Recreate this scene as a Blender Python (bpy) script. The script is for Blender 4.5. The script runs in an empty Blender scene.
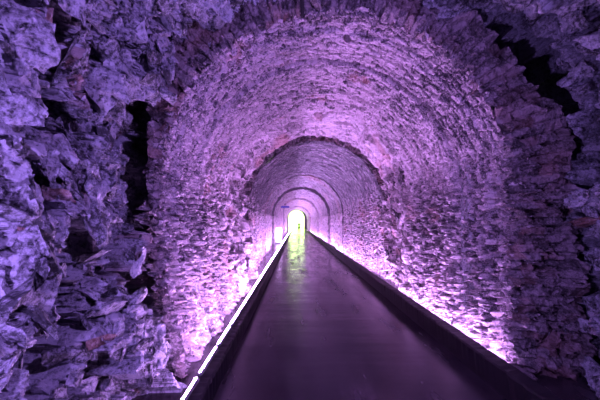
import bpy, bmesh, math
import numpy as np
from mathutils import Vector, Matrix

SC = bpy.context.scene
COL = SC.collection
F = 330.0
CAM = (0.0, 0.0, 1.74)

# ------------------------------------------------------------------ helpers
def link(o, parent=None):
    COL.objects.link(o)
    if parent: o.parent = parent
    return o

def tag(o, label, cat=None, group=None, kind=None):
    o['label'] = label
    if cat: o['category'] = cat
    if group: o['group'] = group
    if kind: o['kind'] = kind
    return o

def empty(name, loc, rz=0.0):
    o = bpy.data.objects.new(name, None)
    o.location = loc; o.rotation_euler = (0, 0, rz)
    o.empty_display_size = 0.2
    return link(o)

def bm_obj(name, bm, mat, parent=None, smooth=False):
    me = bpy.data.meshes.new(name)
    bm.to_mesh(me); bm.free()
    if smooth:
        me.polygons.foreach_set('use_smooth', [True] * len(me.polygons))
    me.materials.append(mat)
    return link(bpy.data.objects.new(name, me), parent)

def add_box(bm, x0, x1, y0, y1, z0, z1, bev=0.0):
    r = bmesh.ops.create_cube(bm, size=1.0)
    vs = r['verts']
    for v in vs:
        v.co = Vector(((x0 + x1) / 2 + v.co.x * (x1 - x0), (y0 + y1) / 2 + v.co.y * (y1 - y0), (z0 + z1) / 2 + v.co.z * (z1 - z0)))
    if bev:
        es = list({e for v in vs for e in v.link_edges})
        bmesh.ops.bevel(bm, geom=es, offset=bev, segments=2, affect='EDGES')

def add_cyl(bm, p0, p1, r0, r1=None, seg=12):
    p0 = Vector(p0); p1 = Vector(p1); d = p1 - p0
    M = Matrix.Translation((p0 + p1) / 2) @ d.to_track_quat('Z', 'Y').to_matrix().to_4x4()
    bmesh.ops.create_cone(bm, cap_ends=True, segments=seg, radius1=r0, radius2=r0 if r1 is None else r1, depth=d.length, matrix=M)

# ------------------------------------------------------------------ noise
def table(seed, n=256, k=6):
    return np.random.default_rng(seed).random((n, n, k))

def vnoise(u, v, cell, seed):
    T = table(seed, 128, 1)[..., 0]
    a = u / cell; b = v / cell
    i = np.floor(a).astype(int); j = np.floor(b).astype(int)
    fa = a - i; fb = b - j
    fa = fa * fa * (3 - 2 * fa); fb = fb * fb * (3 - 2 * fb)
    g = lambda p, q: T[p % 128, q % 128]
    return ((g(i, j) * (1 - fa) + g(i + 1, j) * fa) * (1 - fb) + (g(i, j + 1) * (1 - fa) + g(i + 1, j + 1) * fa) * fb) * 2 - 1

def fbm(u, v, cell, seed, octv=4):
    s = 0; a = 1.0
    for k in range(octv):
        s = s + a * vnoise(u + 3.1 * k, v - 1.7 * k, cell / 2 ** k, seed + k)
        a *= 0.55
    return s

def worley(u, v, cell, seed, jit=1.0):
    T = table(seed)
    a = u / cell; b = v / cell
    i0 = np.floor(a).astype(int); j0 = np.floor(b).astype(int)
    F1 = np.full(a.shape, 9.0); F2 = np.full(a.shape, 9.0)
    bi = np.zeros(a.shape, int); bj = np.zeros(a.shape, int)
    dx = np.zeros(a.shape); dy = np.zeros(a.shape)
    for p in (-1, 0, 1):
        for q in (-1, 0, 1):
            i = i0 + p; j = j0 + q
            t = T[i % 256, j % 256]
            cx = i + .5 + (t[..., 0] - .5) * jit; cy = j + .5 + (t[..., 1] - .5) * jit
            ex = a - cx; ey = b - cy
            d = np.hypot(ex, ey)
            m = d < F1
            F2 = np.where(m, F1, np.minimum(F2, d))
            bi = np.where(m, i, bi); bj = np.where(m, j, bj)
            dx = np.where(m, ex, dx); dy = np.where(m, ey, dy)
            F1 = np.where(m, d, F1)
    return F1, F2, T[bi % 256, bj % 256], dx * cell, dy * cell

def facet(u, v, cell, amp, tilt, seed, crack=0.0):
    F1, F2, r, dx, dy = worley(u, v, cell, seed)
    h = (r[..., 2] - .5) * 2 * amp + ((r[..., 3] - .5) * dx + (r[..., 4] - .5) * dy) * 2 * tilt
    if crack: h = h + crack * np.clip(1 - (F2 - F1) / .09, 0, 1)
    return h, r[..., 5]

def sstep(a, b, x):
    t = np.clip((x - a) / (b - a), 0, 1)
    return t * t * (3 - 2 * t)

# ------------------------------------------------------------------ tunnel profile
class Profile:
    """Horseshoe: straight walls below a half-round vault. s runs from the left foot over the crown to the right foot."""
    def __init__(self, cx, hw, hs, batter=0.0):
        self.cx, self.hw, self.hs, self.bt = cx, hw, hs, batter
        self.L = 2 * hs + math.pi * hw
    def at(self, s):
        s = np.asarray(s, float)
        th = np.clip((s - self.hs) / self.hw, 0, math.pi)
        lo = s < self.hs; hi = s > self.L - self.hs
        x = self.cx - self.hw * np.cos(th)
        z = self.hs + self.hw * np.sin(th)
        nx = -np.cos(th); nz = np.sin(th)
        z = np.where(lo, s, np.where(hi, self.L - s, z))
        x = x + np.where(lo, self.bt * (1 - np.clip(s / self.hs, 0, 1)) ** 2, 0)
        return x, z, nx, nz

P1 = Profile(0.46, 2.04, 2.24, 0.36)
P3 = Profile(0.47, 2.13, 2.19, 0.05)

def hull_template(rng, n, sub=0):
    bm = bmesh.new()
    p = rng.normal(size=(n, 3)); p /= np.linalg.norm(p, axis=1)[:, None]; p *= rng.uniform(.75, 1.0, (n, 1))
    for q in p: bm.verts.new(q)
    r = bmesh.ops.convex_hull(bm, input=bm.verts)
    bmesh.ops.delete(bm, geom=[g for g in r['geom_interior'] if isinstance(g, bmesh.types.BMVert)], context='VERTS')
    bmesh.ops.triangulate(bm, faces=bm.faces)
    for k in range(sub):
        bmesh.ops.subdivide_edges(bm, edges=bm.edges, cuts=1, use_grid_fill=True)
        bmesh.ops.triangulate(bm, faces=bm.faces)
    if sub:
        bm.normal_update()
        P = np.array([v.co[:] for v in bm.verts])
        dn = .05 * np.sign(np.sin(P[:, 0] * 9 + 3 * P[:, 1]) + np.sin(P[:, 1] * 11 - 4 * P[:, 2])) * rng.uniform(.3, 1, len(P)) * .6 + rng.normal(size=len(P)) * .045
        for v, q in zip(list(bm.verts), dn): v.co += v.normal * float(q)
    bm.verts.index_update()
    V = np.array([v.co[:] for v in bm.verts]); Fc = np.array([[v.index for v in f.verts] for f in bm.faces])
    bm.free(); return V, Fc
_r = np.random.default_rng(5)
HULLS_FINE = [hull_template(_r, int(k), 2) for k in (8, 9, 10, 11, 12, 9, 10, 8)]
HULLS = [hull_template(_r, int(k)) for k in (8, 9, 10, 11, 12, 9, 10, 8)]

def shards(seed, count, smin, smax, y0, y1, power=2.2, sink=.25, skip=None, lean=.6):
    """angular broken blocks bedded in the rock face; merged into the face they belong to"""
    def f(s0, s1, S, Y, X, YY, Z, nx, nz):
        rng = np.random.default_rng(seed + int(s0 * 10))
        s_ax = S[:, 0]; y_ax = Y[0]
        Vs, Fs, To, Re = [], [], [], []; base = 0
        for _ in range(int(count * (min(s1, s_ax[-1]) - s0) / s_ax[-1])):
            ss = rng.uniform(s0, min(s1, s_ax[-1])); yy = rng.uniform(y0, y1)
            if skip and skip(ss, yy): continue
            i = min(np.searchsorted(s_ax, ss), len(s_ax) - 2); j = min(np.searchsorted(y_ax, yy), len(y_ax) - 2)
            sz = smin + (smax - smin) * rng.random() ** power
            c = np.array([X[i, j], YY[i, j], Z[i, j]])
            n = np.array([nx[i, j], 0, nz[i, j]]); t = np.array([-nz[i, j], 0, nx[i, j]]) ; u = np.array([0, 1.0, 0])
            ang = lean + rng.normal() * .45
            A = (t * math.sin(ang) + u * math.cos(ang)) ; A = A + n * rng.normal() * .35; A /= np.linalg.norm(A)
            B = np.cross(A, n + .5 * rng.normal(size=3)); B /= np.linalg.norm(B); Cc = np.cross(A, B)
            V, Fc = (HULLS_FINE if sz > .075 else HULLS)[rng.integers(len(HULLS))]
            sc = sz * np.array([rng.uniform(.9, 1.6), rng.uniform(.45, 1.0), rng.uniform(.25, .6)])
            V = (V * sc) @ np.stack([A, B, Cc]) + c + n * sz * sink * rng.uniform(.2, 1.2)
            V = V + (np.sin(V[:, [1, 2, 0]] * 37) * .06 * sz)
            if V[:, 2].min() < -.3: continue
            Vs.append(V[Fc].reshape(-1, 3)); Fs.append(np.arange(len(Fc) * 3).reshape(-1, 3) + base); base += len(Fc) * 3
            To.append(np.full(len(Fc) * 3, rng.random() * .8)); Re.append(np.full(len(Fc) * 3, .5 if rng.random() < .02 else 0))
        if not Vs: return None
        return np.concatenate(Vs), np.concatenate(Fs), np.concatenate(To), np.concatenate(Re)
    return f

def grid_mesh(name, X, Y, Z, mat, tone=None, red=None, parent=None, smooth=False, extra=None):
    n, m = X.shape
    co = np.stack([X, Y, Z], -1).reshape(-1, 3).astype(np.float32)
    idx = np.arange(n * m).reshape(n, m)
    f = np.stack([idx[:-1, :-1], idx[:-1, 1:], idx[1:, 1:], idx[1:, :-1]], -1).reshape(-1, 4)
    me = bpy.data.meshes.new(name)
    li = f.ravel(); ls = np.arange(len(f)) * 4
    if extra is not None:
        eV, eF, eT, eR = extra
        ls = np.concatenate([ls, len(li) + np.arange(len(eF)) * 3])
        li = np.concatenate([li, eF.ravel() + len(co)])
        co = np.concatenate([co, eV.astype(np.float32)])
        tone = np.concatenate([tone.ravel(), eT]); red = np.concatenate([red.ravel(), eR])
    me.vertices.add(len(co)); me.vertices.foreach_set('co', co.ravel())
    me.loops.add(len(li)); me.loops.foreach_set('vertex_index', li.astype(np.int32))
    me.polygons.add(len(ls)); me.polygons.foreach_set('loop_start', ls.astype(np.int32))
    me.polygons.foreach_set('use_smooth', np.full(len(ls), smooth))
    me.update(calc_edges=True)
    for nm, arr in (('tone', tone), ('red', red)):
        if arr is not None:
            at = me.attributes.new(nm, 'FLOAT', 'POINT')
            at.data.foreach_set('value', arr.reshape(-1).astype(np.float32))
    me.materials.append(mat)
    o = bpy.data.objects.new(name, me)
    return link(o, parent)

def sweep(prof, s, y, dfun, mat, splits, smooth=False, xs=None, extra=None):
    """splits: list of (s0, s1, name)"""
    S, Y = np.meshgrid(s, y, indexing='ij')
    x, z, nx, nz = prof.at(S)
    d, yo, tone, red = dfun(S, Y, x, z)
    X = x + nx * d; Z = z + nz * d; YY = Y + yo
    if xs: X = X + xs(Y)
    out = []
    for s0, s1, nm in splits:
        i0 = max(0, np.searchsorted(s, s0) - 1); i1 = min(len(s), np.searchsorted(s, s1) + 1)
        o = grid_mesh(nm, X[i0:i1], YY[i0:i1], Z[i0:i1], mat, tone[i0:i1], red[i0:i1], smooth=smooth, extra=extra(s0, s1, S, Y, X, YY, Z, nx, nz) if extra else None)
        o['kind'] = 'structure'
        out.append(o)
    return out

# ------------------------------------------------------------------ materials
def new_mat(name):
    m = bpy.data.materials.new(name); m.use_nodes = True
    nt = m.node_tree
    return m, nt, nt.nodes['Principled BSDF']

def N(nt, t, **kw):
    n = nt.nodes.new(t)
    for k, v in kw.items():
        if k in n.inputs: n.inputs[k].default_value = v
        else: setattr(n, k, v)
    return n

def ramp(nt, src, stops):
    r = nt.nodes.new('ShaderNodeValToRGB')
    e = r.color_ramp.elements
    while len(e) < len(stops): e.new(0.5)
    for el, (p, c) in zip(e, stops):
        el.position = p; el.color = (*c, 1)
    nt.links.new(src, r.inputs[0])
    return r.outputs[0]

def stone_material(name, dark, light, redc, rough=(.35, .75), nscale=9.0, bump=0.6, bdist=.02, spec=.5):
    m, nt, b = new_mat(name)
    L = nt.links.new
    tc = N(nt, 'ShaderNodeTexCoord')
    ta = N(nt, 'ShaderNodeAttribute', attribute_name='tone')
    ra = N(nt, 'ShaderNodeAttribute', attribute_name='red')
    n1 = N(nt, 'ShaderNodeTexNoise', Scale=nscale, Detail=8.0, Roughness=.7); L(tc.outputs['Object'], n1.inputs['Vector'])
    n2 = N(nt, 'ShaderNodeTexNoise', Scale=nscale * .23, Detail=4.0, Roughness=.6); L(tc.outputs['Object'], n2.inputs['Vector'])
    n3 = N(nt, 'ShaderNodeTexNoise', Scale=nscale * 4.5, Detail=5.0, Roughness=.75); L(tc.outputs['Object'], n3.inputs['Vector'])
    n13 = N(nt, 'ShaderNodeMath', operation='MULTIPLY_ADD'); L(n3.outputs['Fac'], n13.inputs[0]); n13.inputs[1].default_value = 1.3; n13.inputs[2].default_value = -.65
    n14 = N(nt, 'ShaderNodeMath', operation='ADD'); L(n1.outputs['Fac'], n14.inputs[0]); L(n13.outputs[0], n14.inputs[1])
    mx = N(nt, 'ShaderNodeMath', operation='MULTIPLY_ADD'); L(n14.outputs[0], mx.inputs[0]); mx.inputs[1].default_value = 1.5
    hv = N(nt, 'ShaderNodeMath', operation='MULTIPLY_ADD'); L(ta.outputs['Fac'], hv.inputs[0]); hv.inputs[1].default_value = .55; hv.inputs[2].default_value = -.52
    L(hv.outputs[0], mx.inputs[2])
    col = ramp(nt, mx.outputs[0], [(.22, dark), (.70, light)])
    mr = N(nt, 'ShaderNodeMix', data_type='RGBA'); L(ra.outputs['Fac'], mr.inputs[0]); L(col, mr.inputs[6]); mr.inputs[7].default_value = (*redc, 1)
    L(mr.outputs[2], b.inputs['Base Color'])
    rr = N(nt, 'ShaderNodeMapRange'); L(n2.outputs['Fac'], rr.inputs[0]); rr.inputs[1].default_value = .35; rr.inputs[2].default_value = .65
    rr.inputs[3].default_value = rough[0]; rr.inputs[4].default_value = rough[1]
    L(rr.outputs[0], b.inputs['Roughness'])
    b.inputs['Specular IOR Level'].default_value = spec
    v = N(nt, 'ShaderNodeTexVoronoi', Scale=nscale * 3.1); L(tc.outputs['Object'], v.inputs['Vector'])
    ad = N(nt, 'ShaderNodeMath', operation='MULTIPLY_ADD'); L(v.outputs['Distance'], ad.inputs[0]); ad.inputs[1].default_value = .5; L(n14.outputs[0], ad.inputs[2])
    bp = N(nt, 'ShaderNodeBump', Strength=bump, Distance=bdist); L(ad.outputs[0], bp.inputs['Height']); L(bp.outputs[0], b.inputs['Normal'])
    return m

M_rock = stone_material('blasted_rock', (.012, .010, .014), (.34, .32, .37), (.20, .08, .06), nscale=7, bump=.7, bdist=.03)
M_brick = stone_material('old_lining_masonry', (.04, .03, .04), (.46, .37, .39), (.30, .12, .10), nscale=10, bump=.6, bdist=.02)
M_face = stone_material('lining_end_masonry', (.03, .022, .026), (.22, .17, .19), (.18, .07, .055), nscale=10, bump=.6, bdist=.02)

def plain(name, col, rough=.6, metal=0.0, emis=None, es=0.0, noise=0.0, nscale=20):
    m, nt, b = new_mat(name)
    b.inputs['Roughness'].default_value = rough; b.inputs['Metallic'].default_value = metal
    tc = N(nt, 'ShaderNodeTexCoord')
    n = N(nt, 'ShaderNodeTexNoise', Scale=nscale, Detail=5.0); nt.links.new(tc.outputs['Object'], n.inputs['Vector'])
    c2 = tuple(min(1, c * (1 + noise)) for c in col); c1 = tuple(c * (1 - noise) for c in col)
    nt.links.new(ramp(nt, n.outputs['Fac'], [(.3, c1), (.7, c2)]), b.inputs['Base Color'])
    if emis:
        b.inputs['Emission Color'].default_value = (*emis, 1); b.inputs['Emission Strength'].default_value = es
    return m

LEDC = (.62, .32, 1.0)
M_led = plain('led_diffuser', (.8, .7, .9), .4, emis=LEDC, es=720)
M_ledd = plain('led_diffuser_dim', (.8, .7, .9), .4, emis=LEDC, es=230)
M_ledr = plain('led_diffuser_right', (.8, .7, .9), .4, emis=LEDC, es=560)
M_alu = plain('led_housing', (.25, .24, .27), .4, .8)
M_kerb = plain('dark_kerb_concrete', (.014, .011, .014), .55, noise=.35, nscale=6)
M_kerb.node_tree.nodes['Principled BSDF'].inputs['Specular IOR Level'].default_value = .15
M_white = plain('glowing_white_box', (.9, .85, .9), .4, emis=(.85, .6, 1.0), es=2.5)
M_pole = plain('dark_pole', (.06, .05, .09), .5, .4)
M_blue = plain('blue_enamel', (.02, .02, .22), .4)
M_iron = plain('rusty_iron', (.012, .008, .008), .9, 0.0)
M_cloth = plain('dark_clothing', (.008, .011, .008), 1.0, noise=.3)
M_skin = plain('skin', (.4, .25, .2), .6)
M_grass = plain('bright_grass', (.75, .8, .55), .9, noise=.4, nscale=3)

def floor_material():
    m, nt, b = new_mat('wet_concrete')
    L = nt.links.new
    tc = N(nt, 'ShaderNodeTexCoord')
    n1 = N(nt, 'ShaderNodeTexNoise', Scale=1.6, Detail=8.0, Roughness=.65); L(tc.outputs['Object'], n1.inputs['Vector'])
    mp = N(nt, 'ShaderNodeMapping'); mp.inputs['Scale'].default_value = (1.0, .16, 1); L(tc.outputs['Object'], mp.inputs[0])
    n2 = N(nt, 'ShaderNodeTexNoise', Scale=3.0, Detail=5.0, Roughness=.6); L(mp.outputs[0], n2.inputs['Vector'])
    n3 = N(nt, 'ShaderNodeTexNoise', Scale=60.0, Detail=3.0); L(tc.outputs['Object'], n3.inputs['Vector'])
    ml = N(nt, 'ShaderNodeMath', operation='MULTIPLY'); L(n1.outputs['Fac'], ml.inputs[0]); L(n2.outputs['Fac'], ml.inputs[1])
    col = ramp(nt, ml.outputs[0], [(.10, (.009, .007, .009)), (.42, (.042, .031, .038))])
    L(col, b.inputs['Base Color'])
    rr = N(nt, 'ShaderNodeMapRange'); L(n2.outputs['Fac'], rr.inputs[0]); rr.inputs[1].default_value = .35; rr.inputs[2].default_value = .68
    rr.inputs[3].default_value = .08; rr.inputs[4].default_value = .32
    L(rr.outputs[0], b.inputs['Roughness'])
    b.inputs['Specular IOR Level'].default_value = .28
    # broad transverse undulation of the slab plus fine grain
    mp2 = N(nt, 'ShaderNodeMapping'); mp2.inputs['Scale'].default_value = (.15, 1.0, 1); L(tc.outputs['Object'], mp2.inputs[0])
    n4 = N(nt, 'ShaderNodeTexNoise', Scale=1.3, Detail=3.0); L(mp2.outputs[0], n4.inputs['Vector'])
    b1 = N(nt, 'ShaderNodeBump', Strength=.5, Distance=.03); L(n4.outputs['Fac'], b1.inputs['Height'])
    b2 = N(nt, 'ShaderNodeBump', Strength=.25, Distance=.006); L(n3.outputs['Fac'], b2.inputs['Height']); L(b1.outputs[0], b2.inputs['Normal'])
    L(b2.outputs[0], b.inputs['Normal'])
    return m
M_floor = floor_material()

# ------------------------------------------------------------------ camera
cam_d = bpy.data.cameras.new('camera'); cam = bpy.data.objects.new('camera', cam_d); link(cam)
cam_d.sensor_width = 36; cam_d.lens = F / 600 * 36; cam_d.clip_end = 400; cam_d.clip_start = .05
cam.location = CAM
PITCH = math.atan(22 / F); YAW = math.atan(-4 / F)
cam.rotation_euler = (math.pi / 2 + PITCH, 0, YAW)
SC.camera = cam
RM = cam.rotation_euler.to_matrix()
def ray(px, py):
    v = RM @ Vector(((px - 300) / F, (200 - py) / F, -1))
    return v
def on_y(px, py, Y):
    v = ray(px, py); t = Y / v.y
    return Vector((v.x * t, Y, CAM[2] + v.z * t))
def left_sy(px, py, x=-1.85):
    """(s, y) on the left rock wall below/at a pixel"""
    v = ray(px, py); t = x / v.x
    return (CAM[2] + v.z * t, v.y * t)
def right_sy(px, py, x=3.3):
    v = ray(px, py); t = x / v.x
    return (P1.L - (CAM[2] + v.z * t), v.y * t)

# ------------------------------------------------------------------ rock in front of the lining
RING_Y = 3.8
L1 = P1.L
def base_off(s):
    # clear gap between the line of the lining and the rock around it
    return np.interp(s, [0, 1.0, 2.2, 3.4, 4.6, 5.5, 6.6, 7.6, 8.8, 10.0, L1], [.10, .16, .20, .30, .42, .48, .55, .75, .80, .72, .66])

def rock_sy(px, py, *_):
    v = ray(px, py)
    for t in np.arange(1.0, 5.5, .01):
        x_ = v.x * t; y_ = v.y * t; z_ = CAM[2] + v.z * t
        if z_ > P1.hs:
            th = math.atan2(z_ - P1.hs, -(x_ - P1.cx)); s_ = P1.hs + P1.hw * th
            o_ = math.hypot(z_ - P1.hs, x_ - P1.cx) - P1.hw
        elif x_ < P1.cx: s_ = z_; o_ = P1.cx - P1.hw - x_
        else: s_ = L1 - z_; o_ = x_ - P1.cx - P1.hw
        if o_ > float(base_off(s_)): break
    return s_, y_
left_sy = right_sy = rock_sy
pockets = []   # (s, y, rs, ry, depth)
def pk(f, px, py, rs, ry, dep): s_, y_ = f(px, py); pockets.append((s_, y_, rs, ry, dep * 2.2))
pk(left_sy, 48, 275, .36, .19, .6)
pk(left_sy, 15, 372, .22, .26, .6)
pk(left_sy, 62, 330, .10, .10, .3)
pk(left_sy, 80, 372, .12, .25, .4)
pk(left_sy, 22, 40, .45, .10, .5)
pk(left_sy, 42, 65, .25, .10, .4)
pk(left_sy, 142, 198, .22, .10, .35)
pk(left_sy, 112, 285, .14, .10, .3)
pk(left_sy, 20, 195, .16, .10, .3)
pk(right_sy, 540, 90, .40, .30, .9)
pk(right_sy, 522, 98, .28, .25, .8)
pk(right_sy, 590, 60, .25, .12, .6)
pk(right_sy, 585, 240, .25, .12, .4)
pk(right_sy, 575, 380, .3, .3, .4)

def rock_d(S, Y, x, z):
    wu = S + .16 * fbm(S, Y, .7, 11); wv = Y + .16 * fbm(S + 9, Y, .7, 15)
    # shards lean: shear the sampling grid along the bedding
    a = wu * .82 + wv * .57; b = -wu * .57 + wv * .82
    h1, t1 = facet(a * .8, b, .62, .16, .6, 21)
    h2, t2 = facet(a * .7 + 5, b, .27, .10, .7, 22, .05)
    h3, t3 = facet(a * .8, b + 3, .12, .035, .7, 23, .02)
    h4, t4 = facet(a, b, .052, .008, .4, 24, .004)
    h5 = 0
    d = base_off(S) + h1 + h2 + h3 + h4 + h5 + .03 * fbm(S, Y, .2, 31) + .10 * fbm(S, Y, .8, 33, 3)
    for s_, y_, rs, ry, dep in pockets:
        q = ((S - s_ + .5 * h2) / rs) ** 2 + ((Y - y_ + .5 * h3) / ry) ** 2
        d = d + dep * sstep(1.5, .55, q)
    # dark cleft where the rock stands clear of the left end of the masonry
    d = d + .50 * sstep(3.54, 3.64, Y + .05 * vnoise(S, Y, .15, 61)) * sstep(3.9, 3.0, S)
    lo = np.interp(S, [0, 2.2, 4, L1 * .6, L1], [.0, .02, .12, .25, .35])
    d = np.where(d < lo, lo + .25 * (d - lo), d)
    d = np.where(Y < 1.2, np.maximum(d, 0.0), d)
    # the rock closes onto the back of the lining behind its end face
    d = d * (1 - sstep(RING_Y + .5, RING_Y + 1.1, Y)) - .0
    d = np.where(Y > RING_Y + .3, np.maximum(d, .05), d)
    yo = .05 * fbm(S * 1.3, Y, .12, 41) * (1 - sstep(RING_Y + .3, RING_Y + .8, Y))
    tone = np.clip(.2 + .4 * t2 + .35 * t3 + .2 * t4, 0, 1)
    red = np.clip(vnoise(S, Y, .5, 51) * 1.6 - .75, 0, .6) * (t3 > .35)
    return d, yo, tone, red

ysp = np.concatenate([np.arange(-5, 1.2, .09), np.arange(1.2, 2.0, .022), np.arange(2.0, 4.35, .0105), np.arange(4.35, 5.2, .04)])
ssp = np.arange(0, L1 + .006, .0115)
a_, b_ = P1.hs + .9, L1 - P1.hs - .9
def in_pocket(s_, y_):
    if y_ > 3.5 and s_ < 3.6: return True
    return any(((s_ - p[0]) / p[2]) ** 2 + ((y_ - p[1]) / p[3]) ** 2 < 1.5 for p in pockets)
rk = sweep(P1, ssp, ysp, rock_d, M_rock, [(0, a_, 'wall_left'), (a_, b_, 'ceiling'), (b_, L1 + 1, 'wall_right')],
           extra=shards(900, 6500, .025, .24, 1.2, 3.65, power=3.2, skip=in_pocket))
tag(rk[0], 'jagged blasted rock wall filling the left foreground beside the brick tunnel mouth')
tag(rk[1], 'rough rock roof above the near edge of the brick arch')
tag(rk[2], 'rough rock wall at the right edge beyond the masonry pier')

# ------------------------------------------------------------------ masonry
def bricks(S, Y, bs, by, seed, stag=True):
    """random brick id per cell; bs size round the arch, by size along the tunnel"""
    T = table(seed)
    row = np.floor(Y / by).astype(int)
    off = T[row % 256, 7, 0] * bs if stag else 0
    a = (S + off) / bs
    c = np.floor(a).astype(int)
    fs = a - c; fy = Y / by - row
    es = np.minimum(fs, 1 - fs) * bs; ey = np.minimum(fy, 1 - fy) * by
    return T[row % 256, c % 256], np.minimum(es, ey), es, ey, fs - .5, fy - .5

def lining_d(seed, rough, foot_l=False, fine=1.0, missing=.985, by=.068, bs=.17, rings=.42, ragged=False, tv=1.0, vault=1.0):
    def f(S, Y, x, z):
        L_ = P1.L
        wallness = np.clip(1 - (np.minimum(S, L_ - S) - 1.9) / .9, 0, 1)
        w1 = .018 * fbm(S, Y, .3, seed + 1) * rough; w2 = .018 * fbm(S + 7, Y, .3, seed + 4) * rough
        r, e, es, ey, fs, fy = bricks(S + w1, Y + w2, bs * fine, by * fine, seed + 9)
        rw, ew, esw, eyw, fsw, fyw = bricks(S + w1 * 2, Y + w2 * 2, .085 * fine, .12 * fine, seed + 10)
        # brick relief
        jv = np.clip(1 - e / .012, 0, 1); jw = np.clip(1 - ew / .018, 0, 1)
        hv = (r[..., 2] - .5) * .045 + (r[..., 3] - .5) * fs * .04 + jv * .028
        hw_ = (rw[..., 2] - .5) * .08 + (rw[..., 3] - .5) * fsw * .09 + jw * .045
        hv = hv + np.where(r[..., 4] > missing, .10, 0)
        hw_ = hw_ + np.where(rw[..., 4] > missing - .03, .07, 0)
        # arch rings step in and out; their joints show as dark arcs
        T = table(seed + 20)
        ry = (Y + .03 * vnoise(S, Y, .8, seed + 21)) / rings
        k = np.floor(ry).astype(int); fk = ry - k
        ring = (T[k % 256, 3, 0] - .5) * .09 * min(1, rough + .2) + .07 * np.clip(1 - np.minimum(fk, 1 - fk) * rings / .028, 0, 1) * (T[k % 256, 4, 0] > .25)
        h5, t5 = facet(S, Y, .045, .016, .6, seed + 30)
        h6, t6 = facet(S, Y, .10, .03, .5, seed + 31, .02)
        F1, F2, pr, *_ = worley(S, Y * .9, .075, seed + 33)
        F1b, F2b, prb, *_ = worley(S, Y * 1.1, .16, seed + 34)
        pit = .075 * sstep(.5, .25, F1) * (pr[..., 2] > .62) + .10 * sstep(.42, .25, F1b) * (prb[..., 2] > .78)
        er = np.clip(fbm(S, Y, .8, seed + 40) * .8 + .3, 0, 1)         # eroded patches
        d = hv * (1 - wallness) + hw_ * wallness + ring
        d = d + rough * (h5 * (.35 + .75 * wallness) + h6 * (.25 * er + 1.0 * wallness * (.4 + er)))
        d = d + rough * .03 * fbm(S, Y, 1.1, seed + 50) + rough * .012 * fbm(S, Y, .05, seed + 52, 2)
        d = d + rough * pit * (.12 + .88 * wallness) + rough * wallness * .16 * sstep(.075, .03, np.minimum(fk, 1 - fk) * rings)
        yo = 0 * d
        if ragged:   # broken front edge of the first arch
            ed = .10 * (T[(np.floor(S / .085).astype(int)) % 256, 9, 1]) * sstep(RING_Y + .35, RING_Y, Y)
            yo = ed
        tone = np.clip((r[..., 5] * (1 - wallness) + rw[..., 5] * wallness) * .7 + .3 * t5 - .5 * (jv * (1 - wallness) + jw * wallness) - 4 * pit * wallness + .18, 0, 1)
        tone = np.clip(tone * tv + .28 * fbm(S, Y, .9, seed + 70, 3) * np.clip(rough, .4, 1), 0, 1)
        if vault < 1: tone = tone - (1 - wallness) * (1 - vault) * .45  # vault colour darkened in place of dimmer light overhead
        red = (1 if vault == 1 else wallness) * np.clip(vnoise(S, Y, .6, seed + 60) * 1.2 + (rw[..., 0] - .5) * .9 - .55 - .2 * (1 - wallness), 0, .5)
        return d, yo, tone, red
    return f

holes = []
def vault_sy(px, py):
    v = ray(px, py)
    for t in np.arange(2.0, 9, .01):
        z_ = CAM[2] + v.z * t
        if math.hypot(z_ - P1.hs, v.x * t - P1.cx) > P1.hw: break
    return P1.hs + P1.hw * math.atan2(z_ - P1.hs, -(v.x * t - P1.cx)), v.y * t
def s_of_angle(px, py, Y):
    p = on_y(px, py, Y)
    th = math.atan2(p.z - P1.hs, -(p.x - P1.cx))
    return P1.hs + P1.hw * th
l1 = lining_d(100, 1.0, ragged=True)
HOL = [(347, 36, .055, .075), (327, 72, .10, .07), (368, 124, .07, .12), (297, 128, .05, .1)]
HOL = [vault_sy(a, b) + (c, d) for a, b, c, d in HOL]
def l1h(S, Y, x, z):
    d, yo, tone, red = l1(S, Y, x, z)
    for sh, Yh, rs, ry in HOL:
        q = ((S - sh + .02 * vnoise(S, Y, .04, 77)) / rs) ** 2 + ((Y - Yh + .03 * vnoise(S, Y, .05, 78)) / ry) ** 2
        d = d + 1.3 * (q < 1)
    return d, yo, tone, red
y1 = np.concatenate([np.arange(RING_Y, 5.2, .0105), np.arange(5.2, 7.36, .0155)])
s1 = np.arange(0, L1 + .006, .0125)
spl = [(0, P1.hs, 'wall_left'), (P1.hs, L1 - P1.hs, 'ceiling'), (L1 - P1.hs, L1 + 1, 'wall_right')]
o = sweep(P1, s1, y1, l1h, M_brick, spl)
tag(o[0], 'brightly lit rough masonry wall on the left just inside the near arch')
tag(o[1], 'near brick vault of concentric rings of old brick under purple light')
tag(o[2], 'pitted masonry wall on the right behind the dark kerb, bright along its foot')

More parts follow.
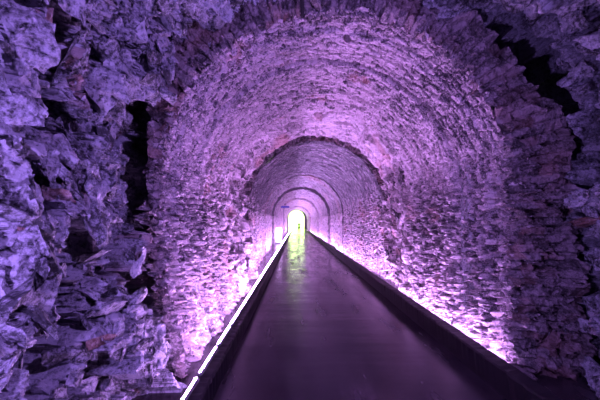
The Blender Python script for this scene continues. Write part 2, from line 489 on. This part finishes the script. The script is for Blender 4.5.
# bare rock stretch between the two linings
def gap_d(S, Y, x, z):
    wu = S + .1 * fbm(S, Y, .5, 211); wv = Y + .1 * fbm(S + 9, Y, .5, 215)
    h1, t1 = facet(wu, wv, .75, .13, .5, 221)
    h2, t2 = facet(wu, wv, .30, .08, .6, 222, .05)
    h3, t3 = facet(wu, wv, .12, .03, .6, 223, .02)
    f = sstep(7.15, 7.5, Y) * (1 - sstep(10.35, 10.5, Y) * 0)
    base = np.interp(S, [0, 2, 4, 5.5, 7, 9, L1], [.16, .20, .14, .16, .14, .18, .14])
    crown = sstep(2.4, 3.6, np.minimum(S, L1 - S)); d = base * (1 - .6 * crown) + (h1 * .8 + h2 + h3) * (1 - .6 * crown)
    d = np.maximum(d, -.03)
    s_, y_ = .35, 9.6
    q = ((S - s_) / .55) ** 2 + ((Y - y_) / .8) ** 2
    d = d + .45 * sstep(1.3, .6, q) + .45 * sstep(9.75, 9.95, Y) * sstep(2.0, 2.6, np.minimum(S, L1 - S))
    d = d * f + .04 * (1 - f)
    tone = np.clip(.3 + .4 * t2 + .35 * t3, 0, 1)
    red = np.clip(vnoise(S, Y, .5, 251) * 1.4 - .6, 0, .6)
    return d, 0 * d, tone, red
y2 = np.arange(7.2, 10.75, .028)
o = sweep(P1, np.arange(0, L1 + .01, .026), y2, gap_d, M_brick, spl, xs=lambda Y: .15 * sstep(7.3, 10.4, Y), extra=shards(950, 1500, .05, .24, 7.5, 9.7, sink=.1, skip=lambda a, b: 3.0 < a < L1 - 3.0))
tag(o[0], 'broken rock wall on the left between the first and second masonry arches')
tag(o[1], 'broken rock roof between the first and second masonry arches')
tag(o[2], 'chunky broken rock wall on the right between the first and second masonry arches')

# second lining
def xs3(Y): return np.interp(Y, [10.4, 18, 30, 74], [.17, -.02, -.12, -.22])
L3 = P3.L
spl3 = [(0, P3.hs, 'wall_left'), (P3.hs, L3 - P3.hs, 'ceiling'), (L3 - P3.hs, L3 + 1, 'wall_right')]
y3 = np.arange(10.4, 18.2, .042)
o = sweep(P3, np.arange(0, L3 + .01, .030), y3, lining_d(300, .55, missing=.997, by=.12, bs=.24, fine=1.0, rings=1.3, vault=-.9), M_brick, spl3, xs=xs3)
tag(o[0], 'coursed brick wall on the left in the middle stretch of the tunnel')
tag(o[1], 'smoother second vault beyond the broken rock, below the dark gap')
tag(o[2], 'coursed reddish brick wall on the right in the middle stretch of the tunnel')
# far lining with stepped rings
def far_d(S, Y, x, z):
    T = table(400)
    edges = np.array([18.0, 21.5, 26, 31.5, 38, 46, 56, 66, 90])
    k = np.searchsorted(edges, Y, side='right')
    offs = np.array([0, .0, .16, .02, .18, .03, .2, .05, .2, .0])
    d = offs[k]
    near = np.min(np.abs(Y[..., None] - edges), -1)
    d = d + .45 * (near < np.interp(Y, [18, 40], [.2, .45]))
    h, t = facet(S, Y * .5, .2, .02, .3, 410)
    ds = .22 * sstep(40, 60, Y)
    d = d + h + .02 * fbm(S, Y, 1.5, 420) - ds * .4
    r, e, *_ = bricks(S, Y, .3, .25, 430)
    tone = np.clip(.25 + .5 * r[..., 5] + .2 * t, 0, 1) * np.where(z > 2.2, np.interp(Y, [18, 30, 45], [.0, .35, 1]), 1.0) - np.where(near < np.interp(Y, [18, 40], [.3, .5]), np.interp(Y, [18, 30, 40], [.5, .5, .0]), 0)  # dimmer light painted into the vault tone, easing off toward the opening
    red = np.clip(vnoise(S, Y, 1.5, 440) * .8 - .4, 0, .5)
    return d, 0 * d, tone, red
y4 = np.concatenate([np.arange(18, 32, .065), np.arange(32, 74.2, .13)])
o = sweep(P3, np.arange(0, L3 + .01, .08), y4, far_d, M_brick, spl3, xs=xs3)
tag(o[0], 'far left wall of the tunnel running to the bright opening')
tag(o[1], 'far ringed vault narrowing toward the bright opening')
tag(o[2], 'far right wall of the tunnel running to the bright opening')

# ------------------------------------------------------------------ end faces (masonry thickness seen from the front)
def end_face(name, prof, Y0, wfun, seed, mat, rows=.0125, course=.10, ragged=.10, xo=0):
    s = np.arange(0, prof.L + .006, rows)
    W = np.linspace(0, 1, 70)
    S, K = np.meshgrid(s, W, indexing='ij')
    x, z, nx, nz = prof.at(S)
    w = wfun(S)
    d = K * w
    T = table(seed)
    cr = np.floor((S + .03 * fbm(S, d * 3, .3, seed + 1)) / course).astype(int)
    fc = (S / course) % 1
    jo = np.clip(1 - np.minimum(fc, 1 - fc) * course / .014, 0, 1)
    cid = np.floor(d / .22 + T[cr % 256, 5, 2]).astype(int)
    rr = T[cr % 256, cid % 256]
    h3, t3 = facet(S, d, .07, .02, .6, seed + 5)
    h4, t4 = facet(S, d, .2, .035, .4, seed + 6)
    dep = (rr[..., 2] - .5) * .04 + jo * .03 * (.3 + .7 * rr[..., 1]) + h3 * 1.2 + h4 * 1.5 + .03 * fbm(S, d, .25, seed + 9)
    # the arris is rounded and broken
    rag = ragged * T[np.floor(S / .085).astype(int) % 256, 9, 1]
    dep = dep + np.exp(-(d / .05) ** 2) * rag
    dep = dep - .04 * np.exp(-((d) / .03) ** 2) * 0
    X = x + nx * d + xo; Z = z + nz * d; Y = Y0 + dep
    tone = np.clip(rr[..., 5] * .7 + .3 * t3 - .3 * jo, 0, 1)
    red = np.clip(.3 * vnoise(S, d, .4, seed + 8) + (rr[..., 0] - .6) * .5, 0, .5)
    o = grid_mesh(name, X, Y, Z, mat, tone, red)
    o['kind'] = 'structure'
    return o
wf = lambda s: np.interp(s, [0, 1.5, 2.6, 3.4, 4.4, 5.5, 6.2, 7.0, 7.8, 8.4, L1], [.10, .10, .16, .50, .75, .75, .70, .55, .60, .80, .85])
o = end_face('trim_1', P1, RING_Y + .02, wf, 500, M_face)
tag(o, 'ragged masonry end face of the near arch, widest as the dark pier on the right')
o = end_face('trim_2', P3, 10.4, lambda s: .6 + 0 * s, 520, M_face, rows=.03, ragged=.02, xo=.17)  # dark face colour stands in for shade in the gap
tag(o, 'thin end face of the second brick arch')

# portal ring at the far end
bm = bmesh.new()
n = 48
def ringpts(pr, y, extra):
    out = []
    for s_ in np.linspace(0, pr.L, n):
        x_, z_, nx_, nz_ = [float(v) for v in pr.at(s_)]
        out.append(bm.verts.new((x_ + nx_ * extra, y, max(z_ + nz_ * extra, 0))))
    return out
PP = Profile(.10, 1.75, 2.6)
A = ringpts(PP, 73.6, 0); B_ = ringpts(P3, 73.6, 2.5); A2 = ringpts(PP, 74.4, 0); B2 = ringpts(P3, 74.4, 2.5)
for i in range(n - 1):
    bm.faces.new((A[i], A[i + 1], B_[i + 1], B_[i])); bm.faces.new((A2[i + 1], A2[i], B2[i], B2[i + 1]))
    bm.faces.new((A[i + 1], A[i], A2[i], A2[i + 1]))
o = bm_obj('trim_3', bm, M_face); tag(o, 'stone portal ring round the glaring far opening', kind='structure')

# cap added unseen behind the viewer to seal out sky light
bm = bmesh.new(); add_box(bm, -4, 5, -5.4, -5.0, 0, 6.5)
o = bm_obj('back_cap', bm, M_rock); tag(o, 'added cap behind the viewpoint, sealing out sky light', kind='structure')

# shell of hill rock, added unseen to block sky light leaking in
sh = np.linspace(0, P3.L, 60); S_, Y_ = np.meshgrid(sh, np.array([-5.6, 10, 30, 50, 74.45]), indexing='ij')
x_, z_, nx_, nz_ = P3.at(S_)
o = grid_mesh('rock_shell', x_ + nx_ * 2.2, Y_, z_ + nz_ * 2.2 - .1 * (S_ * 0 + 1), M_rock, S_ * 0 + .5, S_ * 0)
tag(o, 'unseen shell of hill rock around the tunnel, added to block sky light', kind='structure')
# floor
bm = bmesh.new(); add_box(bm, -3.2, 4.4, -5.2, 74.4, -.2, 0)
o = bm_obj('floor', bm, M_floor); tag(o, 'wet dark concrete path reflecting purple light', kind='structure')
bm = bmesh.new(); add_box(bm, -30, 30, 74.4, 130, -.4, -.05)
o = bm_obj('ground', bm, M_grass); tag(o, 'sunlit green ground outside the far opening', kind='structure')

# ------------------------------------------------------------------ kerbs
def kerb(name, prof_pts, y0, y1, label):
    """extruded section with chipped edges and cast joints"""
    bm = bmesh.new()
    ys = [y0]
    while ys[-1] < y1: ys.append(ys[-1] + (.06 if ys[-1] < 8 else .5))
    rng = np.random.default_rng(int(abs(prof_pts[0][0]) * 1000))
    rows = []
    for y in ys:
        r = []
        for i, (x, z) in enumerate(prof_pts):
            j = .0035 if z > .05 else 0
            r.append(bm.verts.new((x + rng.normal() * j, y, z + rng.normal() * j)))
        rows.append(r)
    m = len(prof_pts)
    for a, b in zip(rows[:-1], rows[1:]):
        for i in range(m):
            bm.faces.new((a[i], a[(i + 1) % m], b[(i + 1) % m], b[i]))
    bm.faces.new(rows[0][::-1]); bm.faces.new(rows[-1])
    bmesh.ops.recalc_face_normals(bm, faces=bm.faces)
    o = bm_obj(name, bm, M_kerb)
    tag(o, label, 'kerb')
    return o
kerb('concrete_kerb', [(-.81, 0), (-.825, .185), (-.845, .20), (-.99, .20), (-1.01, .18), (-1.01, 0)], -5, 73.5,
     'low dark concrete kerb on the left of the path, carrying the glowing light bars')
kerb('concrete_kerb', [(2.07, 0), (2.07, .245), (2.09, .26), (2.235, .26), (2.25, .245), (2.25, 0)], -5, 73.5,
     'tall dark concrete kerb along the right side of the wet path')

# ------------------------------------------------------------------ LED bars
def led_bar(length, mat, w=.03):
    root = empty('led_light_bar', (0, 0, 0))
    bm = bmesh.new()
    add_box(bm, -w / 2 - .006, -w / 2, 0, length, 0, .03); add_box(bm, w / 2, w / 2 + .006, 0, length, 0, .03)
    add_box(bm, -w / 2, w / 2, 0, length, 0, .008)
    add_box(bm, -w / 2 - .006, w / 2 + .006, -.012, 0, 0, .034); add_box(bm, -w / 2 - .006, w / 2 + .006, length, length + .012, 0, .034)
    bm_obj('housing', bm, M_alu, root)
    bm = bmesh.new()
    m = 6; seg = [(-w / 2 + w * i / m, .026 + .016 * math.sin(math.pi * i / m)) for i in range(m + 1)]
    A = [bm.verts.new((x, 0, z)) for x, z in seg]; B = [bm.verts.new((x, length, z)) for x, z in seg]
    for i in range(m): bm.faces.new((A[i], A[i + 1], B[i + 1], B[i]))
    bm.faces.new(A + [ ]); bm.faces.new(B[::-1])
    bmesh.ops.recalc_face_normals(bm, faces=bm.faces)
    bm_obj('diffuser', bm, mat, root, smooth=False)
    return root
def copy_tree(o):
    c = o.copy(); COL.objects.link(c)
    for ch in list(o.children):
        d = ch.copy(); COL.objects.link(d); d.parent = c
    return c
def place_bars(proto, x, z, y0, y1, step, group, labf, tilt=0.0, first=True):
    y = y0; k = 0
    while y < y1:
        o = proto if (k == 0 and first) else copy_tree(proto)
        o.location = (x, y, z); o.rotation_euler = (0, tilt, 0)
        tag(o, labf(k), 'light bar', group)
        y += step; k += 1
pl = led_bar(.66, M_led)
pd = led_bar(.66, M_ledd, .022)
words = ['nearest', 'second', 'third', 'fourth', 'fifth', 'sixth', 'seventh', 'eighth']
def lab_left(k):
    if k < 8: return '%s glowing white-violet light bar from the viewer on the left kerb' % words[k]
    return 'small distant glowing light bar in the left row past the middle arch'
place_bars(pd, -.94, .22, 2.62, 4.1, .78, 'light bars along the left kerb', lab_left, -.55)
place_bars(pl, -.94, .22, 4.18, 14.3, .78, 'light bars along the left kerb', lambda k: lab_left(k + 2), -.55)
plf = led_bar(2.4, M_led)
place_bars(plf, -.94, .22, 14.4, 72, 2.5, 'light bars along the left kerb', lambda k: 'small distant glowing light bar in the left row past the middle arch', -.55)
pr = led_bar(1.12, M_ledr)
place_bars(pr, 2.36, .0, 3.95, 14.5, 1.22, 'light bars behind the right kerb', lambda k: 'light bar hidden low behind the right kerb washing the masonry wall')
prf = led_bar(2.4, M_ledr)
place_bars(prf, 2.36, .0, 14.95, 72, 2.5, 'light bars behind the right kerb', lambda k: 'light bar hidden low behind the right kerb washing the masonry wall')

# ------------------------------------------------------------------ fill lights added out of view to brighten the rock
def add_fill(loc, target, power, col, size, label):
    d = bpy.data.lights.new('fill_lamp', 'AREA'); d.energy = power; d.color = col; d.size = size
    o = bpy.data.objects.new('fill_lamp', d); link(o); o.location = loc
    o.rotation_euler = (Vector(target) - Vector(loc)).to_track_quat('-Z', 'Y').to_euler()
    return o
add_fill((1.7, .7, 3.7), (-1.8, 3.0, 1.6), 150, (.42, .24, 1.0), .1, '')
add_fill((-1.2, .8, 1.3), (2.8, 4.0, 3.2), 95, (.42, .25, 1.0), .1, '')

# ------------------------------------------------------------------ distant things
# glowing white upright box at the foot of the left wall
t = empty('light_box', (-1.40, 27, 0))
tag(t, 'upright glowing white box against the left wall far down the path', 'light box')
bm = bmesh.new(); add_box(bm, -.22, .22, -.15, .15, .12, 1.28, .02); bm_obj('lit_panel', bm, M_white, t)
bm = bmesh.new(); add_box(bm, -.24, .24, -.17, .17, 0, .12, .01); bm_obj('plinth', bm, M_alu, t)

t = empty('sign_post', (-1.08, 29.35, 0))
tag(t, 'thin dark post with a blue crossbar left of the bright far opening', 'post')
bm = bmesh.new(); add_cyl(bm, (0, 0, 0), (0, 0, 3.12), .035); bm_obj('pole', bm, M_pole, t)
bm = bmesh.new(); add_box(bm, -.25, .49, -.05, -.03, 3.0, 3.15, .005); bm_obj('crossbar', bm, M_blue, t)
bm = bmesh.new(); add_cyl(bm, (0, 0, 0), (0, 0, .02), .055, .05, 20); bm_obj('foot_plate', bm, M_pole, t)

# ------------------------------------------------------------------ person
def skin_mesh(name, pts, edges, mat, parent=None, root=0, lvl=2):
    me = bpy.data.meshes.new(name); me.from_pydata([p[0] for p in pts], edges, [])
    o = bpy.data.objects.new(name, me); link(o)
    md = o.modifiers.new('skin', 'SKIN')
    for i, p in enumerate(pts):
        sv = me.skin_vertices[0].data[i]; sv.radius = (p[1], p[2] if len(p) > 2 else p[1])
        sv.use_root = (i == root)
    o.modifiers.new('sub', 'SUBSURF').levels = lvl; o.modifiers['sub'].render_levels = lvl
    bpy.context.view_layer.update()
    dg = bpy.context.evaluated_depsgraph_get()
    m2 = bpy.data.meshes.new_from_object(o.evaluated_get(dg))
    bpy.data.objects.remove(o)
    m2.materials.append(mat); m2.polygons.foreach_set('use_smooth', [True] * len(m2.polygons))
    return link(bpy.data.objects.new(name, m2), parent)
def person(loc, rz):
    t = empty('person', loc, rz)
    pts = [((0, 0, .93), .15, .11), ((0, 0, 1.12), .135, .10), ((0, 0, 1.32), .17, .11), ((0, 0, 1.45), .09, .08), ((0, 0, 1.53), .055, .055), ((0, .01, 1.63), .085, .095), ((0, .01, 1.74), .06, .07)]
    ed = [(0, 1), (1, 2), (2, 3), (3, 4), (4, 5), (5, 6)]
    for sg in (-1, 1):
        b = len(pts)
        pts += [((sg * .19, 0, 1.40), .06), ((sg * .30, .03, 1.18), .045), ((sg * .40, .10, 1.00), .034), ((sg * .43, .12, .93), .03, .02)]
        ed += [(3, b), (b, b + 1), (b + 1, b + 2), (b + 2, b + 3)]
        for q in range(4):       # fingers
            n0 = len(pts)
            pts += [((sg * (.445 + .006 * q), .09 + .02 * q, .88), .009), ((sg * (.45 + .006 * q), .09 + .02 * q, .83 + .01 * abs(q - 1.5)), .007)]
            ed += [(b + 3, n0), (n0, n0 + 1)]
        n0 = len(pts)
        pts += [((sg * .41, .06, .89), .010)]
        ed += [(b + 3, n0)]
        c = len(pts)
        pts += [((sg * .10, 0, .84), .09), ((sg * .12, .01 * sg, .48), .06), ((sg * .13, -.02, .10), .042), ((sg * .14, .13, .035), .035)]
        ed += [(0, c), (c, c + 1), (c + 1, c + 2), (c + 2, c + 3)]
    skin_mesh('body', pts, ed, M_cloth, t)
    bm = bmesh.new(); bmesh.ops.create_uvsphere(bm, u_segments=16, v_segments=10, radius=.1, matrix=Matrix.Translation((0, -.01, 1.68)) @ Matrix.Diagonal((.95, 1.05, 1.0, 1)))
    bm_obj('hair', bm, M_pole, t, smooth=True)
    return t
p = person((.46, 50, 0), 0)
tag(p, 'distant dark figure standing on the path before the bright opening, arms held out', 'person')

# ------------------------------------------------------------------ iron spikes in the rock above the arch
def spike(px, py0, py1, Y, label, grp=None):
    a = on_y(px, py0, Y); b = on_y(px + 1.5, py1, Y)
    bm = bmesh.new(); add_cyl(bm, a - b, (0, 0, 0), .026, .020, 8)
    add_cyl(bm, (0, 0, 0), (b - a) * .08, .032, .020, 8)
    o = bm_obj('iron_rod', bm, M_iron); o.location = b
    tag(o, label, 'rod')
spike(301, -14, 15, 3.62, 'thin dark iron rod hanging down in front of the crown of the near arch')

# ------------------------------------------------------------------ world
w = bpy.data.worlds.new('sky'); SC.world = w; w.use_nodes = True
bg = w.node_tree.nodes['Background']; bg.inputs['Color'].default_value = (.62, 1.0, .26, 1); bg.inputs['Strength'].default_value = 6

SC.view_settings.view_transform = 'Standard'; SC.view_settings.look = 'None'
SC.view_settings.gamma = 1.0; SC.view_settings.use_curve_mapping = False
SC.view_settings.exposure = 0.35
SC.cycles.use_denoising = True
SC.cycles.max_bounces = 8; SC.cycles.diffuse_bounces = 4
SC.cycles.sample_clamp_indirect = 6
SC.cycles.denoising_prefilter = 'ACCURATE'
